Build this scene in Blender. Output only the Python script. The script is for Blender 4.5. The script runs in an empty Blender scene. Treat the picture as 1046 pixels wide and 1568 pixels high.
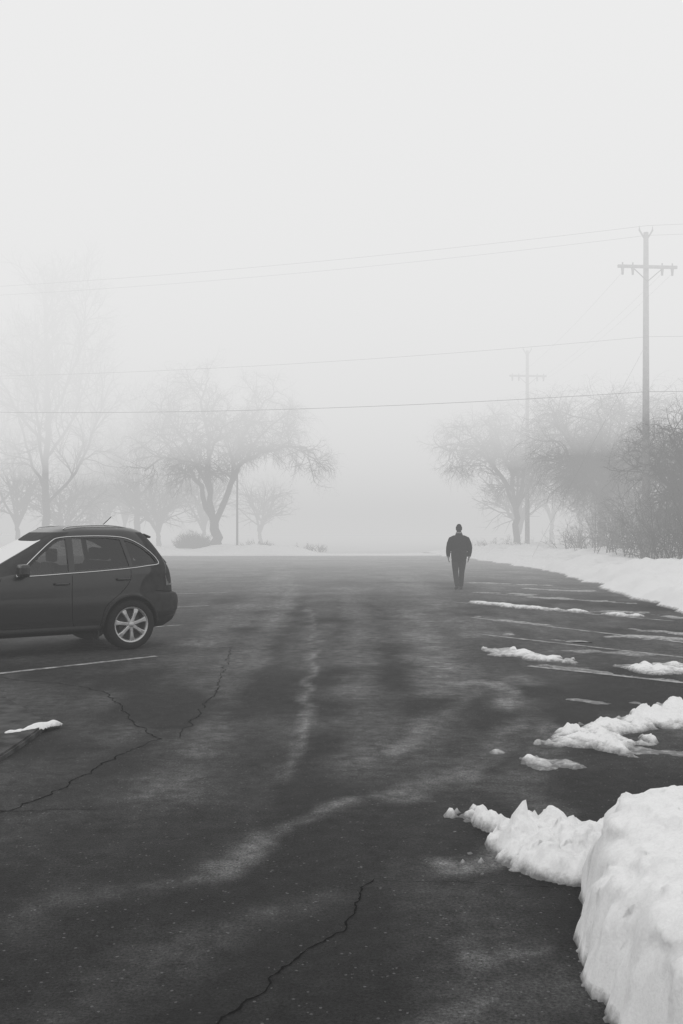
import bpy, bmesh, math, random
import numpy as np
from mathutils import Vector, Matrix
random.seed(7); np.random.seed(7)
scene=bpy.context.scene
COL=scene.collection
# ---------------------------------------------------------------- helpers
def link(o,parent=None):
    COL.objects.link(o)
    if parent is not None: o.parent=parent
    return o
def empty(name,loc=(0,0,0),rz=0):
    e=bpy.data.objects.new(name,None); e.empty_display_size=.3; COL.objects.link(e)
    e.location=loc; e.rotation_euler=(0,0,rz); return e
def nmesh(name,V,F,mats=(),parent=None,smooth=True):
    """numpy mesh; V (n,3), F (m,k)"""
    me=bpy.data.meshes.new(name)
    V=np.asarray(V,dtype=np.float32); F=np.asarray(F,dtype=np.int32)
    m,k=F.shape
    me.vertices.add(len(V)); me.vertices.foreach_set('co',V.ravel())
    me.loops.add(m*k); me.loops.foreach_set('vertex_index',F.ravel())
    me.polygons.add(m); me.polygons.foreach_set('loop_start',np.arange(0,m*k,k,dtype=np.int32))
    me.update(calc_edges=True); me.validate()
    me.polygons.foreach_set('use_smooth',np.full(len(me.polygons),smooth))
    for mt in mats: me.materials.append(mt)
    o=bpy.data.objects.new(name,me); return link(o,parent)
def pmesh(name,V,F,mats=(),parent=None,smooth=False):
    me=bpy.data.meshes.new(name); me.from_pydata([tuple(v) for v in V],[],[tuple(f) for f in F]); me.update()
    for p in me.polygons: p.use_smooth=smooth
    for mt in mats: me.materials.append(mt)
    return link(bpy.data.objects.new(name,me),parent)
def recalc(o):
    bm=bmesh.new(); bm.from_mesh(o.data); bmesh.ops.recalc_face_normals(bm,faces=bm.faces); bm.to_mesh(o.data); bm.free()
def mat(name,base=.5,rough=.6,spec=.5,metal=0,noise=None,bump=None,coat=0):
    """noise=(scale,lo,hi) brightness multiplier range ; bump=(scale,strength,dist)"""
    m=bpy.data.materials.new(name); m.use_nodes=True; nt=m.node_tree; b=nt.nodes['Principled BSDF']
    b.inputs['Base Color'].default_value=(base,base,base,1); b.inputs['Roughness'].default_value=rough
    b.inputs['Specular IOR Level'].default_value=spec; b.inputs['Metallic'].default_value=metal
    b.inputs['Coat Weight'].default_value=coat; b.inputs['Coat Roughness'].default_value=.08
    tc=nt.nodes.new('ShaderNodeTexCoord')
    if noise:
        n=nt.nodes.new('ShaderNodeTexNoise'); n.inputs['Scale'].default_value=noise[0]; n.inputs['Detail'].default_value=6
        nt.links.new(tc.outputs['Object'],n.inputs['Vector'])
        r=nt.nodes.new('ShaderNodeMapRange'); r.inputs['From Min'].default_value=.3; r.inputs['From Max'].default_value=.7
        r.inputs['To Min'].default_value=base*noise[1]; r.inputs['To Max'].default_value=base*noise[2]
        nt.links.new(n.outputs['Fac'],r.inputs['Value']); nt.links.new(r.outputs['Result'],b.inputs['Base Color'])
    if bump:
        n=nt.nodes.new('ShaderNodeTexNoise'); n.inputs['Scale'].default_value=bump[0]; n.inputs['Detail'].default_value=8
        nt.links.new(tc.outputs['Object'],n.inputs['Vector'])
        bp=nt.nodes.new('ShaderNodeBump'); bp.inputs['Strength'].default_value=bump[1]; bp.inputs['Distance'].default_value=bump[2]
        nt.links.new(n.outputs['Fac'],bp.inputs['Height']); nt.links.new(bp.outputs['Normal'],b.inputs['Normal'])
    return m
# value noise
_rs=np.random.RandomState(3); _T=_rs.rand(256,256)
def vn(x,y):
    xi=np.floor(x).astype(int); yi=np.floor(y).astype(int); fx=x-xi; fy=y-yi
    fx=fx*fx*(3-2*fx); fy=fy*fy*(3-2*fy)
    a=_T[xi%256,yi%256]; b=_T[(xi+1)%256,yi%256]; c=_T[xi%256,(yi+1)%256]; d=_T[(xi+1)%256,(yi+1)%256]
    return (a*(1-fx)+b*fx)*(1-fy)+(c*(1-fx)+d*fx)*fy
def fbm(x,y,s,o=4):
    r=0;a=1;t=0
    for i in range(o):
        r=r+a*(vn(x*s+17.3*i,y*s+5.1*i)-.5); t+=a; a*=.5; s*=2.03
    return r/t*2      # about -1..1
def segdist(x,y,pts):
    d=np.full(x.shape,1e9)
    for (ax,ay),(bx,by) in zip(pts[:-1],pts[1:]):
        dx,dy=bx-ax,by-ay; t=np.clip(((x-ax)*dx+(y-ay)*dy)/(dx*dx+dy*dy+1e-12),0,1)
        d=np.minimum(d,np.hypot(x-ax-t*dx,y-ay-t*dy))
    return d
def polysd(x,y,P):
    """positive inside"""
    d=segdist(x,y,P+[P[0]]); ins=np.zeros(x.shape,bool)
    for (ax,ay),(bx,by) in zip(P,P[1:]+[P[0]]):
        c=((ay>y)!=(by>y)); 
        if by!=ay: ins^=c&(x<(bx-ax)*(y-ay)/(by-ay)+ax)
    return np.where(ins,d,-d)
def gridmesh(name,xs,ys,Z,mats,parent=None):
    nx,ny=len(xs),len(ys); X,Y=np.meshgrid(xs,ys)
    V=np.stack([X.ravel(),Y.ravel(),Z.ravel()],1)
    i=np.arange(nx-1)[None,:]+np.arange(ny-1)[:,None]*nx; i=i.ravel()
    F=np.stack([i,i+1,i+nx+1,i+nx],1)
    return nmesh(name,V,F,mats,parent)
# ---------------------------------------------------------------- camera
cam=bpy.data.cameras.new('camera'); co=bpy.data.objects.new('camera',cam); COL.objects.link(co); scene.camera=co
co.location=(0,0,1.62); co.rotation_euler=(math.radians(90),0,0)
cam.sensor_fit='VERTICAL'; cam.sensor_height=36; cam.sensor_width=24; cam.lens=34.25; cam.shift_y=30/1568; cam.clip_end=3000; cam.clip_start=.05
scene.view_settings.view_transform='Standard'; scene.view_settings.look='None'; scene.view_settings.exposure=0
# ---------------------------------------------------------------- light
w=bpy.data.worlds.new('World'); scene.world=w; w.use_nodes=True; nt=w.node_tree
bg=nt.nodes['Background']; sky=nt.nodes.new('ShaderNodeTexSky'); sky.sky_type='NISHITA'; sky.sun_disc=False
sky.sun_elevation=math.radians(48); sky.sun_rotation=math.radians(15); sky.dust_density=5
bw=nt.nodes.new('ShaderNodeRGBToBW'); mx=nt.nodes.new('ShaderNodeMix'); mx.data_type='FLOAT'
mx.inputs['Factor'].default_value=.85; mx.inputs['B'].default_value=9.8
nt.links.new(sky.outputs[0],bw.inputs[0]); nt.links.new(bw.outputs[0],mx.inputs['A']); nt.links.new(mx.outputs[0],bg.inputs['Color'])
bg.inputs['Strength'].default_value=.1
sl=bpy.data.lights.new('sun','SUN'); sl.energy=1.4; sl.angle=math.radians(25); so=bpy.data.objects.new('sun',sl); COL.objects.link(so)
az=math.radians(15); el=math.radians(48)
dv=Vector((math.sin(az)*math.cos(el),math.cos(az)*math.cos(el),math.sin(el)))
so.rotation_euler=dv.to_track_quat('Z','Y').to_euler()
# ---------------------------------------------------------------- fog: absorbing boxes, emission stands in for scattered light; thicker far off and high
def fog(name,half,y0,z0,z1,k,rad):
    m=bpy.data.materials.new(name); m.use_nodes=True; nt=m.node_tree; nt.nodes.remove(nt.nodes['Principled BSDF'])
    out=nt.nodes['Material Output']; a=nt.nodes.new('ShaderNodeVolumeAbsorption'); a.inputs['Color'].default_value=(0,0,0,1); a.inputs['Density'].default_value=k
    e=nt.nodes.new('ShaderNodeEmission'); e.inputs['Color'].default_value=(1,1,1,1); e.inputs['Strength'].default_value=k*rad
    s=nt.nodes.new('ShaderNodeAddShader'); nt.links.new(a.outputs[0],s.inputs[0]); nt.links.new(e.outputs[0],s.inputs[1]); nt.links.new(s.outputs[0],out.inputs['Volume'])
    h=half
    V=[(-h,y0,z0),(h,y0,z0),(h,h,z0),(-h,h,z0),(-h,y0,z1),(h,y0,z1),(h,h,z1),(-h,h,z1)]
    F=[(0,3,2,1),(4,5,6,7),(0,1,5,4),(1,2,6,5),(2,3,7,6),(3,0,4,7)]
    return pmesh(name,V,F,[m])
fog('fog',300,-300,-1,60,.0044,.62)
fog('fog_bank',296,21,-.9,59,.0165,.63)
fog('fog_cloud_layer',290,-200,6.0,58,.0280,.95)
# ---------------------------------------------------------------- materials
def snowmat(name,lo,hi,zt):
    m=bpy.data.materials.new(name); m.use_nodes=True; nt=m.node_tree; b=nt.nodes['Principled BSDF']; N=nt.nodes; L=nt.links
    b.inputs['Roughness'].default_value=.75; b.inputs['Specular IOR Level'].default_value=.25
    tc=N.new('ShaderNodeTexCoord'); sx=N.new('ShaderNodeSeparateXYZ'); L.new(tc.outputs['Object'],sx.inputs[0])
    def nz(sc,dt,ro):
        n=N.new('ShaderNodeTexNoise'); n.inputs['Scale'].default_value=sc; n.inputs['Detail'].default_value=dt; n.inputs['Roughness'].default_value=ro; L.new(tc.outputs['Object'],n.inputs['Vector']); return n.outputs['Fac']
    def mr(v,a,b_,c,d):
        r=N.new('ShaderNodeMapRange'); r.inputs['From Min'].default_value=a; r.inputs['From Max'].default_value=b_; r.inputs['To Min'].default_value=c; r.inputs['To Max'].default_value=d; L.new(v,r.inputs['Value']); return r.outputs[0]
    def mt(op,a,b_,cl=False):
        q=N.new('ShaderNodeMath'); q.operation=op; q.use_clamp=cl; L.new(a,q.inputs[0]); L.new(b_,q.inputs[1]); return q.outputs[0]
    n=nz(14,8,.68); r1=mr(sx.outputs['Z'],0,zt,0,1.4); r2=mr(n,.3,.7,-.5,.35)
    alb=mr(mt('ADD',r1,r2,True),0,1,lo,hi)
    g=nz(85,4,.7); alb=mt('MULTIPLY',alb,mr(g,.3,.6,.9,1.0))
    L.new(alb,b.inputs['Base Color'])
    bp=N.new('ShaderNodeBump'); bp.inputs['Strength'].default_value=.35; bp.inputs['Distance'].default_value=.015; L.new(n,bp.inputs['Height'])
    b2=N.new('ShaderNodeBump'); b2.inputs['Strength'].default_value=.35; b2.inputs['Distance'].default_value=.005; L.new(g,b2.inputs['Height']); L.new(bp.outputs['Normal'],b2.inputs['Normal']); L.new(b2.outputs['Normal'],b.inputs['Normal'])
    return m
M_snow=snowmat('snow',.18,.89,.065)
M_field=mat('snow_field',.60,.8,.2,noise=(.15,.8,1.08),bump=(4,.4,.05))
M_bark=mat('bark',.065,.9,.2,noise=(9,.6,1.4))
M_wood=mat('pole_wood',.24,.85,.2,noise=(6,.7,1.3))
M_dark=mat('dark_metal',.08,.6,.4,noise=(8,.8,1.2))
M_cable=mat('cable',.10,.7,.3,noise=(5,.9,1.1))
M_crack=mat('crack_tar',.006,.9,.05,noise=(30,.5,1.6))
M_conc=mat('worn_concrete',.07,.9,.1,noise=(7,.45,1.5),bump=(40,.5,.01))
M_paint=bpy.data.materials.new('worn_paint'); M_paint.use_nodes=True
nt=M_paint.node_tree; b=nt.nodes['Principled BSDF']; b.inputs['Roughness'].default_value=.8
tc=nt.nodes.new('ShaderNodeTexCoord'); n=nt.nodes.new('ShaderNodeTexNoise'); n.inputs['Scale'].default_value=5; n.inputs['Detail'].default_value=9; n.inputs['Roughness'].default_value=.78
r=nt.nodes.new('ShaderNodeValToRGB'); r.color_ramp.elements[0].position=.38; r.color_ramp.elements[0].color=(.035,.035,.035,1); r.color_ramp.elements[1].position=.62; r.color_ramp.elements[1].color=(.5,.5,.5,1)
nt.links.new(tc.outputs['Object'],n.inputs['Vector']); nt.links.new(n.outputs['Fac'],r.inputs['Fac']); nt.links.new(r.outputs['Color'],b.inputs['Base Color'])
# asphalt
M_asph=bpy.data.materials.new('asphalt'); M_asph.use_nodes=True
nt=M_asph.node_tree; N=nt.nodes; L=nt.links; b=N['Principled BSDF']
tc=N.new('ShaderNodeTexCoord'); at=N.new('ShaderNodeAttribute'); at.attribute_name='salt_tone'
def noise(scale,detail=6,rough=.6,vec=None):
    n=N.new('ShaderNodeTexNoise'); n.inputs['Scale'].default_value=scale; n.inputs['Detail'].default_value=detail; n.inputs['Roughness'].default_value=rough
    L.new(vec if vec else tc.outputs['Object'],n.inputs['Vector']); return n.outputs['Fac']
def math_(op,a,c,clamp=False):
    m=N.new('ShaderNodeMath'); m.operation=op; m.use_clamp=clamp
    for i,v in enumerate((a,c)):
        if isinstance(v,(int,float)): m.inputs[i].default_value=v
        else: L.new(v,m.inputs[i])
    return m.outputs[0]
def rng_(v,a,bb,c,d):
    m=N.new('ShaderNodeMapRange'); m.inputs['From Min'].default_value=a; m.inputs['From Max'].default_value=bb; m.inputs['To Min'].default_value=c; m.inputs['To Max'].default_value=d
    L.new(v,m.inputs['Value']); return m.outputs[0]
fine=rng_(noise(75,4,.85),.32,.68,.1,2.3)
mid=rng_(noise(9,7,.75),.3,.7,.45,1.55)
big=rng_(noise(.7,6,.65),.35,.65,.0,1.0)
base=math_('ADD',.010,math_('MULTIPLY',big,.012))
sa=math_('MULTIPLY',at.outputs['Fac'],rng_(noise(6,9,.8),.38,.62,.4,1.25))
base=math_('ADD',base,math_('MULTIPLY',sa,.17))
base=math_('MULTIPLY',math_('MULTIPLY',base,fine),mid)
vor=N.new('ShaderNodeTexVoronoi'); vor.inputs['Scale'].default_value=30; L.new(tc.outputs['Object'],vor.inputs['Vector'])
chip=math_('MULTIPLY',math_('LESS_THAN',vor.outputs['Distance'],.18),math_('GREATER_THAN',noise(22,2,.5),.56))
base=math_('ADD',base,math_('MULTIPLY',chip,.10))
L.new(base,b.inputs['Base Color'])
L.new(rng_(big,0,1,.6,.8),b.inputs['Roughness']); b.inputs['Specular IOR Level'].default_value=.16
bp=N.new('ShaderNodeBump'); bp.inputs['Strength'].default_value=.9; bp.inputs['Distance'].default_value=.012
L.new(noise(55,5,.85),bp.inputs['Height']); L.new(bp.outputs['Normal'],b.inputs['Normal'])
# ---------------------------------------------------------------- ground
nmesh('ground',[(-700,-700,-.03),(700,-700,-.03),(700,700,-.03),(-700,700,-.03)],[(0,1,2,3)],[M_field],smooth=False)
xs=np.concatenate([np.arange(-60,-8,.8),np.arange(-8,6,.055),np.arange(6,9.6,.3)])
ys=np.concatenate([np.arange(-20,1.5,2),1.5*1.0115**np.arange(0,332)]); ys=ys[ys<65.5]
X,Y=np.meshgrid(xs,ys)
salt_tone=np.zeros(X.shape)
wx=X+.07*fbm(X,Y,3)*np.clip(Y/5,.6,3); wy=Y+.35*fbm(X+9,Y,1.5)
streaks=[([(-.74,20.8),(-.49,17.1),(-.39,13),(-.30,9.1)],.07,.45),([(-.39,13),(-.30,9.1),(-.29,7.41),(-.36,6.51)],.05,.65),
([(-.675,4.73),(-.42,5.13),(.03,5.88)],.09,.7),([(-1.34,4.05),(-1.13,4.31),(-.92,4.51),(-.675,4.73)],.12,.3),
([(.03,6.6),(.38,7.41),(.905,8.6),(1.35,10.0)],.16,.55),([(1.2,10.4),(1.5,10.6),(1.75,9.9),(1.6,9.0)],.16,.95),
([(.31,6.03),(.76,6.43),(1.57,8.45)],.13,.45),([(.52,4.68),(.76,4.78),(.8,5.0)],.09,.8),([(.49,3.71),(.77,3.74)],.04,.6),
([(1.6,20),(1.4,17.8),(1.28,13),(1.1,9.8)],.35,.55),([(.2,28),(.15,13),(.21,8.45),(.075,6.6)],.35,.3),
([(-.94,3.33),(-.58,3.86),(-.12,4.27)],.14,.25),([(-1.5,30),(-1.2,14),(-1.15,9),(-1.0,6)],.28,.35),([(.1,3.2),(.5,3.5),(.9,3.4)],.1,.25),
([(2.0,11),(1.7,8),(1.1,6.1),(1.2,5.6)],.2,.35),([(2.4,40),(2.1,25),(1.9,15)],.5,.35),([(-2.3,40),(-2.0,25),(-2.0,14)],.4,.35)]
for pts,wd,am in streaks:
    d=segdist(wx,wy,pts); salt_tone=np.maximum(salt_tone,am*np.exp(-(d/wd)**2)*(.6+.9*np.clip(fbm(X,Y,2.5,3)+.3,0,1)))
salt_tone+=.36*np.clip(fbm(X*1.0+3,Y*.5,1.1,6)+.05,0,1)
salt_tone+=.45*np.clip(fbm(X*.9-3,Y*.3+9,2.2,6)-.05,0,1)*np.clip((Y-4.5)/4,0,1)
salt_tone+=.10*np.clip((Y-4.5)/5,0,1)+.22*np.clip((Y-8)/20,0,1)+.35*np.clip((Y-26)/30,0,1)  # on top of the stains, asphalt gets lighter with distance
salt_tone-=.50*np.clip(fbm(X+30,Y+4,.6,3)-.05,0,1)
for pts,wd,am in [([(-.1,24),(-.05,14),(-.1,8),(-.3,5)],.16,.22),([(.75,24),(.7,14),(.6,10)],.2,.18),([(-.9,26),(-.85,14),(-.9,8.5)],.14,.18),([(-1.7,9.0),(-1.5,8.2),(-1.2,8.6)],.25,.3),([(1.9,10.2),(2.1,9.0),(2.0,8.2)],.22,.3)]:
    d=segdist(wx,wy,pts); salt_tone-=am*np.exp(-(d/wd)**2)*(.5+np.clip(fbm(X,Y,2,3)+.4,0,1))
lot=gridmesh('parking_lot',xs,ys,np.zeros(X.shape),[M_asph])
a=lot.data.attributes.new('salt_tone','FLOAT','POINT'); a.data.foreach_set('value',np.clip(salt_tone,0,1).ravel().astype(np.float32))
def ribbon(pts,wd,z,jit,step=.05,taper=True,breaks=0):
    P=[]
    for (ax,ay),(bx,by) in zip(pts[:-1],pts[1:]):
        n=max(2,int(math.hypot(bx-ax,by-ay)/step))
        for i in range(n): t=i/n; P.append((ax+(bx-ax)*t,ay+(by-ay)*t))
    P.append(pts[-1]); P=np.array(P)
    x,y=P[:,0],P[:,1]; P=P+np.stack([fbm(x*1+y,y,7,3),fbm(y+50,x+y,7,3)],1)*jit
    T=np.gradient(P,axis=0); T/=np.linalg.norm(T,axis=1)[:,None]+1e-9; Nn=np.stack([-T[:,1],T[:,0]],1)
    ww=wd*((.25+1.1*np.random.rand(len(P))) if taper else np.ones(len(P)))/2
    if taper: ww*=np.clip(np.minimum(np.arange(len(P)),np.arange(len(P))[::-1])/6+.15,0,1)
    A=P+Nn*ww[:,None]; B=P-Nn*ww[:,None]; V=np.concatenate([A,B]); V=np.concatenate([V,np.full((len(V),1),z)],1)
    n=len(P); i=np.arange(n-1); F=np.stack([i,i+1,n+i+1,n+i],1)
    return V,F
def multi(name,parts,m):
    Vs=[];Fs=[];o=0
    for V,F in parts: Vs.append(V);Fs.append(F+o);o+=len(V)
    return nmesh(name,np.concatenate(Vs),np.concatenate(Fs),[m],smooth=False)
multi('pavement_cracks',[ribbon([(.159,4.55),(.08,4.44),(.061,4.16),(.005,3.96),(-.134,3.77),(-.243,3.52),(-.40,3.22),(-.5,2.9)],.009,.003,.035,.015),
 ribbon([(-4.6,11.2),(-3.64,10.7),(-2.85,10.3),(-2.44,9.9),(-1.83,8.45),(-1.44,7.6),(-1.68,6.7),(-1.825,5.88),(-2.1,5.4)],.011,.003,.06,.03),
 ribbon([(-1.44,7.6),(-1.27,7.65),(-1.27,9.83),(-1.4,11.7),(-1.54,13.7),(-2.27,12.9)],.009,.0034,.06,.04),
 ribbon([(.157,4.51),(.593,4.49),(1.05,4.41)],.004,.003,.03,.02),ribbon([(-2.1,5.63),(-1.92,5.65),(-1.64,5.67),(-1.38,5.68)],.008,.0038,.04,.02)],M_crack)
lines=[]
for (x,y,s,l) in [(-2.4,12.65,1.03,4),(-2.75,16.9,.85,4),(-2.9,21.3,.7,4.5),(-2.9,26,.5,4.5),(-2.9,31.8,.5,4.8),(-2.9,38,.45,4.8),(-2.9,45,.4,4.8)]:
    lines.append(ribbon([(x,y),(x-l,y-l*s)],.10,.0045,.0,.2,False))
for p in [((2.25,11.73),(5.2,9.0)),((2.22,15.3),(5.6,11.0)),((2.43,18.4),(5.8,12.9)),((2.55,22.4),(6,17.6)),((3.65,25.7),(6.6,21.8)),((3.8,30.6),(7,27)),((3.8,36),(7.4,32.5)),((3.8,42),(7.4,39))]:
    lines.append(ribbon(list(p),.10,.0045,.0,.2,False))
multi('parking_lines',lines,M_paint)
# low concrete island at the near left
ip=[(-2.40,6.2),(-2.40,7.3),(-2.42,8.0),(-2.47,8.14),(-2.56,8.3),(-3.2,9.3),(-3.4,9.5),(-5.2,9.7),(-5.4,6.2)]
bm=bmesh.new(); vs=[bm.verts.new((x,y,-.02)) for x,y in ip]; f=bm.faces.new(vs); ex=bmesh.ops.extrude_face_region(bm,geom=[f]); tv=[v for v in ex['geom'] if isinstance(v,bmesh.types.BMVert)]
bmesh.ops.translate(bm,verts=tv,vec=(0,0,.065)); bmesh.ops.recalc_face_normals(bm,faces=bm.faces)
bmesh.ops.bevel(bm,geom=[e for e in bm.edges if all(v.co.z>.03 for v in e.verts)],offset=.015,segments=2,affect='EDGES')
me=bpy.data.meshes.new('traffic_island'); bm.to_mesh(me); bm.free(); me.materials.append(M_conc); link(bpy.data.objects.new('traffic_island',me))
# ---------------------------------------------------------------- snow
def pile(x,y,P,H,wd,rag=.05,rs=5,o=5):
    d=polysd(x,y,P)+rag*fbm(x,y,rs,o)
    return np.where(d>0,H*(1-np.exp(-d/wd)),np.maximum(d,-.06)*.6-.004)
def snowgrid(name,x0,x1,y0,y1,st,fn,lump=0,lift=0):
    xs=np.arange(x0,x1,st); ys=np.arange(y0,y1,st); X,Y=np.meshgrid(xs,ys); Z=fn(X,Y)
    nx=len(xs); Zc=np.maximum(Z,-.02)
    if lump:
        k=np.clip((Zc-.02)/.12,0,1)*lump
        X2=X+k*(fbm(Y+Zc*1.7,Zc*2+X*.5,7,4)+.4*np.abs(fbm(Y,Zc+X*.3,15,2))); Y2=Y+k*fbm(X*.5+Zc*2+40,Zc*1.8+Y*.4,7,4); Zc=Zc+k*.35*fbm(X+Zc,Y-Zc,12,3)
        X,Y=X2,Y2
    V=np.stack([X.ravel(),Y.ravel(),Zc.ravel()+lift],1)
    i=(np.arange(nx-1)[None,:]+np.arange(len(ys)-1)[:,None]*nx).ravel(); F=np.stack([i,i+1,i+nx+1,i+nx],1)
    z=Z.ravel(); F=F[(z[F].max(1)>0)]
    u,inv=np.unique(F,return_inverse=True); 
    return nmesh(name,V[u],inv.reshape(F.shape),[M_snow])
def bump(x,y,cx,cy,r,h): 
    return h*np.exp(-((x-cx)**2+(y-cy)**2)/(r*r))
def near(x,y):
    wxx=x+.035*fbm(x,y,9,4); wyy=y+.06*fbm(x+7,y,9,4)
    z=pile(wxx,wyy,[(.93,2.6),(.91,3.2),(.87,3.5),(.93,3.8),(1.0,4.05),(1.06,4.35),(1.17,4.6),(1.26,4.86),(2,4.98),(4.5,4.9),(4.5,1.5),(1.3,1.5)],.42,.085,.04,5)
    nz=.06*fbm(x,y,2.6,5)-.05*np.clip(np.abs(fbm(x+4,y,5,3))-.18,0,1)-.02*np.clip(fbm(x+9,y,13,3),0,1)+.01*fbm(x,y,28,2)+.015
    z=np.where(z>0,z+nz*np.clip(z/.12,0,1)*1.15,z)
    z2=pile(x,y,[(.757,4.97),(.80,4.75),(.853,4.62),(1.0,4.47),(1.2,4.4),(1.6,4.6),(1.6,5.25),(1.45,5.32),(1.3,5.25),(1.15,5.42),(.95,5.35),(.80,5.5),(.72,5.45),(.80,5.2)],.05,.04,.06,9)
    lum=.11*np.clip(np.abs(fbm(x,y,7,4)),0,.6)+.05*np.abs(fbm(x,y,20,3))
    extra=bump(x,y,.93,5.05,.05,.15)+bump(x,y,.89,4.97,.045,.09)+bump(x,y,1.10,4.95,.08,.06)+bump(x,y,.82,4.9,.04,.05)+bump(x,y,1.22,4.85,.10,.05)+bump(x,y,1.02,4.68,.05,.06)+bump(x,y,.98,4.85,.05,.06)
    z2=np.where(z2>0,z2+(lum+extra)*np.clip(z2/.04,0,1),z2)
    z=np.maximum(z,z2)
    rr=random.Random(5)
    lumps=[(.62,5.55,.035,.05),(.66,5.62,.02,.03),(.735,5.52,.05,.05),(.76,5.6,.03,.06),(.70,5.45,.02,.02)]
    lumps+=[(rr.uniform(.6,1.0),rr.uniform(4.55,5.6),rr.uniform(.006,.018),rr.uniform(.01,.03)) for _ in range(30)]
    for cx,cy,r,h in lumps:
        z=np.maximum(z,bump(x+.012*fbm(x,y,30,2),y,cx,cy,r,h*1.5)-h*.5)
    z3=pile(x,y,[(1.50,7.48),(1.75,7.3),(1.98,7.2),(2.1,7.05),(2.3,7.4),(2.25,7.75),(2.5,8.0),(2.95,7.95),(3.8,8.1),(3.8,9.4),(3.0,9.15),(2.7,8.65),(2.35,8.35),(1.95,8.1),(1.84,7.9)],.03,.07,.24,4.5)
    z3=np.where(z3>0,z3+(.10*np.clip(np.abs(fbm(x,y,4.5,5))-.05,0,.6)+.05*np.abs(fbm(x,y,14,3))+bump(x,y,2.95,8.85,.12,.10)+bump(x,y,2.6,8.4,.1,.06))*np.clip(z3/.03,0,1),z3)
    z=np.maximum(z,z3)
    z4=pile(x,y,[(1.22,6.8),(1.3,6.6),(1.66,6.68),(1.6,6.9),(1.35,7.0)],.014,.05,.10,8)
    z=np.maximum(z,np.where(z4>0,z4+bump(x,y,1.32,6.85,.05,.05)+.03*np.clip(fbm(x,y,12,3),0,1),z4))
    z=np.maximum(z,bump(x+.03*fbm(x,y,14,3),y,1.14,7.15,.06,.035)-.01)
    z6=pile(x,y,[(1.89,13.4),(2.05,12.7),(2.4,12.2),(2.9,11.9),(2.75,12.6),(2.3,13.4)],.03,.1,.26,4)
    z7=pile(x,y,[(3.25,11.6),(3.5,11.0),(4.4,10.9),(4.5,11.8),(3.6,11.9)],.025,.1,.30,4)
    for q in (z6,z7): z=np.maximum(z,np.where(q>0,q+.08*np.clip(fbm(x,y,5,4),0,1),q))
    for p in [[(2.3,11.8),(3.6,10.5),(3.7,10.6),(2.5,11.9)],[(1.9,7.3),(2.6,6.9),(2.9,7.0),(2.3,7.3)],[(2.9,13.2),(4.2,12.6),(4.3,12.9),(3.1,13.5)],[(2.2,9.3),(2.6,9.1),(2.7,9.2),(2.3,9.4)]]:
        z=np.maximum(z,pile(x,y,p,.008,.1,.25,5))
    return z
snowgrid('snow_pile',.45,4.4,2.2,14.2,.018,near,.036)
def midz(x,y):
    z=pile(x,y,[(2.5,22.9),(3.1,21.6),(4.2,20.1),(5.1,18.9),(5.7,18.5),(4.6,20.2),(3.2,22.3)],.045,.1,.35,2.2)
    z=np.where(z>0,z+.06*np.clip(fbm(x,y,2.5,4),0,1),z)
    for p in [[(2.3,18.7),(2.7,18.0),(3.6,16.8),(3.2,17.5)],[(4.6,16.4),(5.4,15.2),(5.9,14.9),(5.2,16.1)],[(3.7,26.0),(5.4,23.9),(5.3,24.4),(4.2,25.8)],[(4.0,31.0),(5.6,29.4),(6.2,29.2),(4.6,30.8)],[(3.0,14.6),(3.6,14.0),(3.7,14.2),(3.2,14.7)],[(2.3,15.6),(2.8,15.0),(3.0,15.0),(2.5,15.5)],[(4.2,15.0),(5.5,14.3),(5.6,14.5),(4.6,15.2)],[(4.6,24.0),(6.4,22.0),(6.5,22.3),(5.0,24.0)],[(5.2,19.8),(6.4,18.3),(6.5,18.8),(5.5,20.0)],[(4.9,27.5),(6.8,26),(6.9,26.5),(5.2,27.9)]]:
        z=np.maximum(z,pile(x,y,p,.018,.1,.5,2.6))
    return z
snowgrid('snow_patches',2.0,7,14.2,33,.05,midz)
snowgrid('snow_chunk',-2.9,-2.0,7.2,8.5,.012,lambda x,y: pile(x,y,[(-2.62,7.62),(-2.50,7.70),(-2.30,8.02),(-2.36,8.12),(-2.50,7.90)],.05,.04,.045,8),0,.040)
EDGE=[(6.4,5),(6.5,12),(6.6,19.5),(7.5,28),(8.4,36.6),(8.3,48),(7.6,58),(6.6,64)]
def bankr(x,y):
    d=polysd(x,y,EDGE+[(6.6,80),(40,80),(40,5)])+.55*fbm(x,y,.9,5)
    h=.62*(1-np.exp(-d/.9))*(1+.6*fbm(x,y,.5,4))+.20*fbm(x,y,1.8,4)*np.clip(d,0,1)
    return np.where(d>0,np.maximum(h,.01)*np.clip((24-x)/7,0,1)*np.clip((78-y)/8,0,1)-.02*(x>22),np.maximum(d*.5,-.06)-.004)
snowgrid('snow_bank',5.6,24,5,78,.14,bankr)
def bankf(x,y):
    d=polysd(x,y,[(-75,64.2),(7,64.2),(7,70),(-75,70)])+.6*fbm(x,y,.5,4)
    amp=.10+.55*np.clip((-1.5-x)/2.5,0,1)
    return np.where(d>0,amp*(1-np.exp(-d/.8))*(1+.9*fbm(x,y,.35,4)),-.02)
snowgrid('snow_bank',-75,8,62.5,71,.2,bankf)
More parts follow.
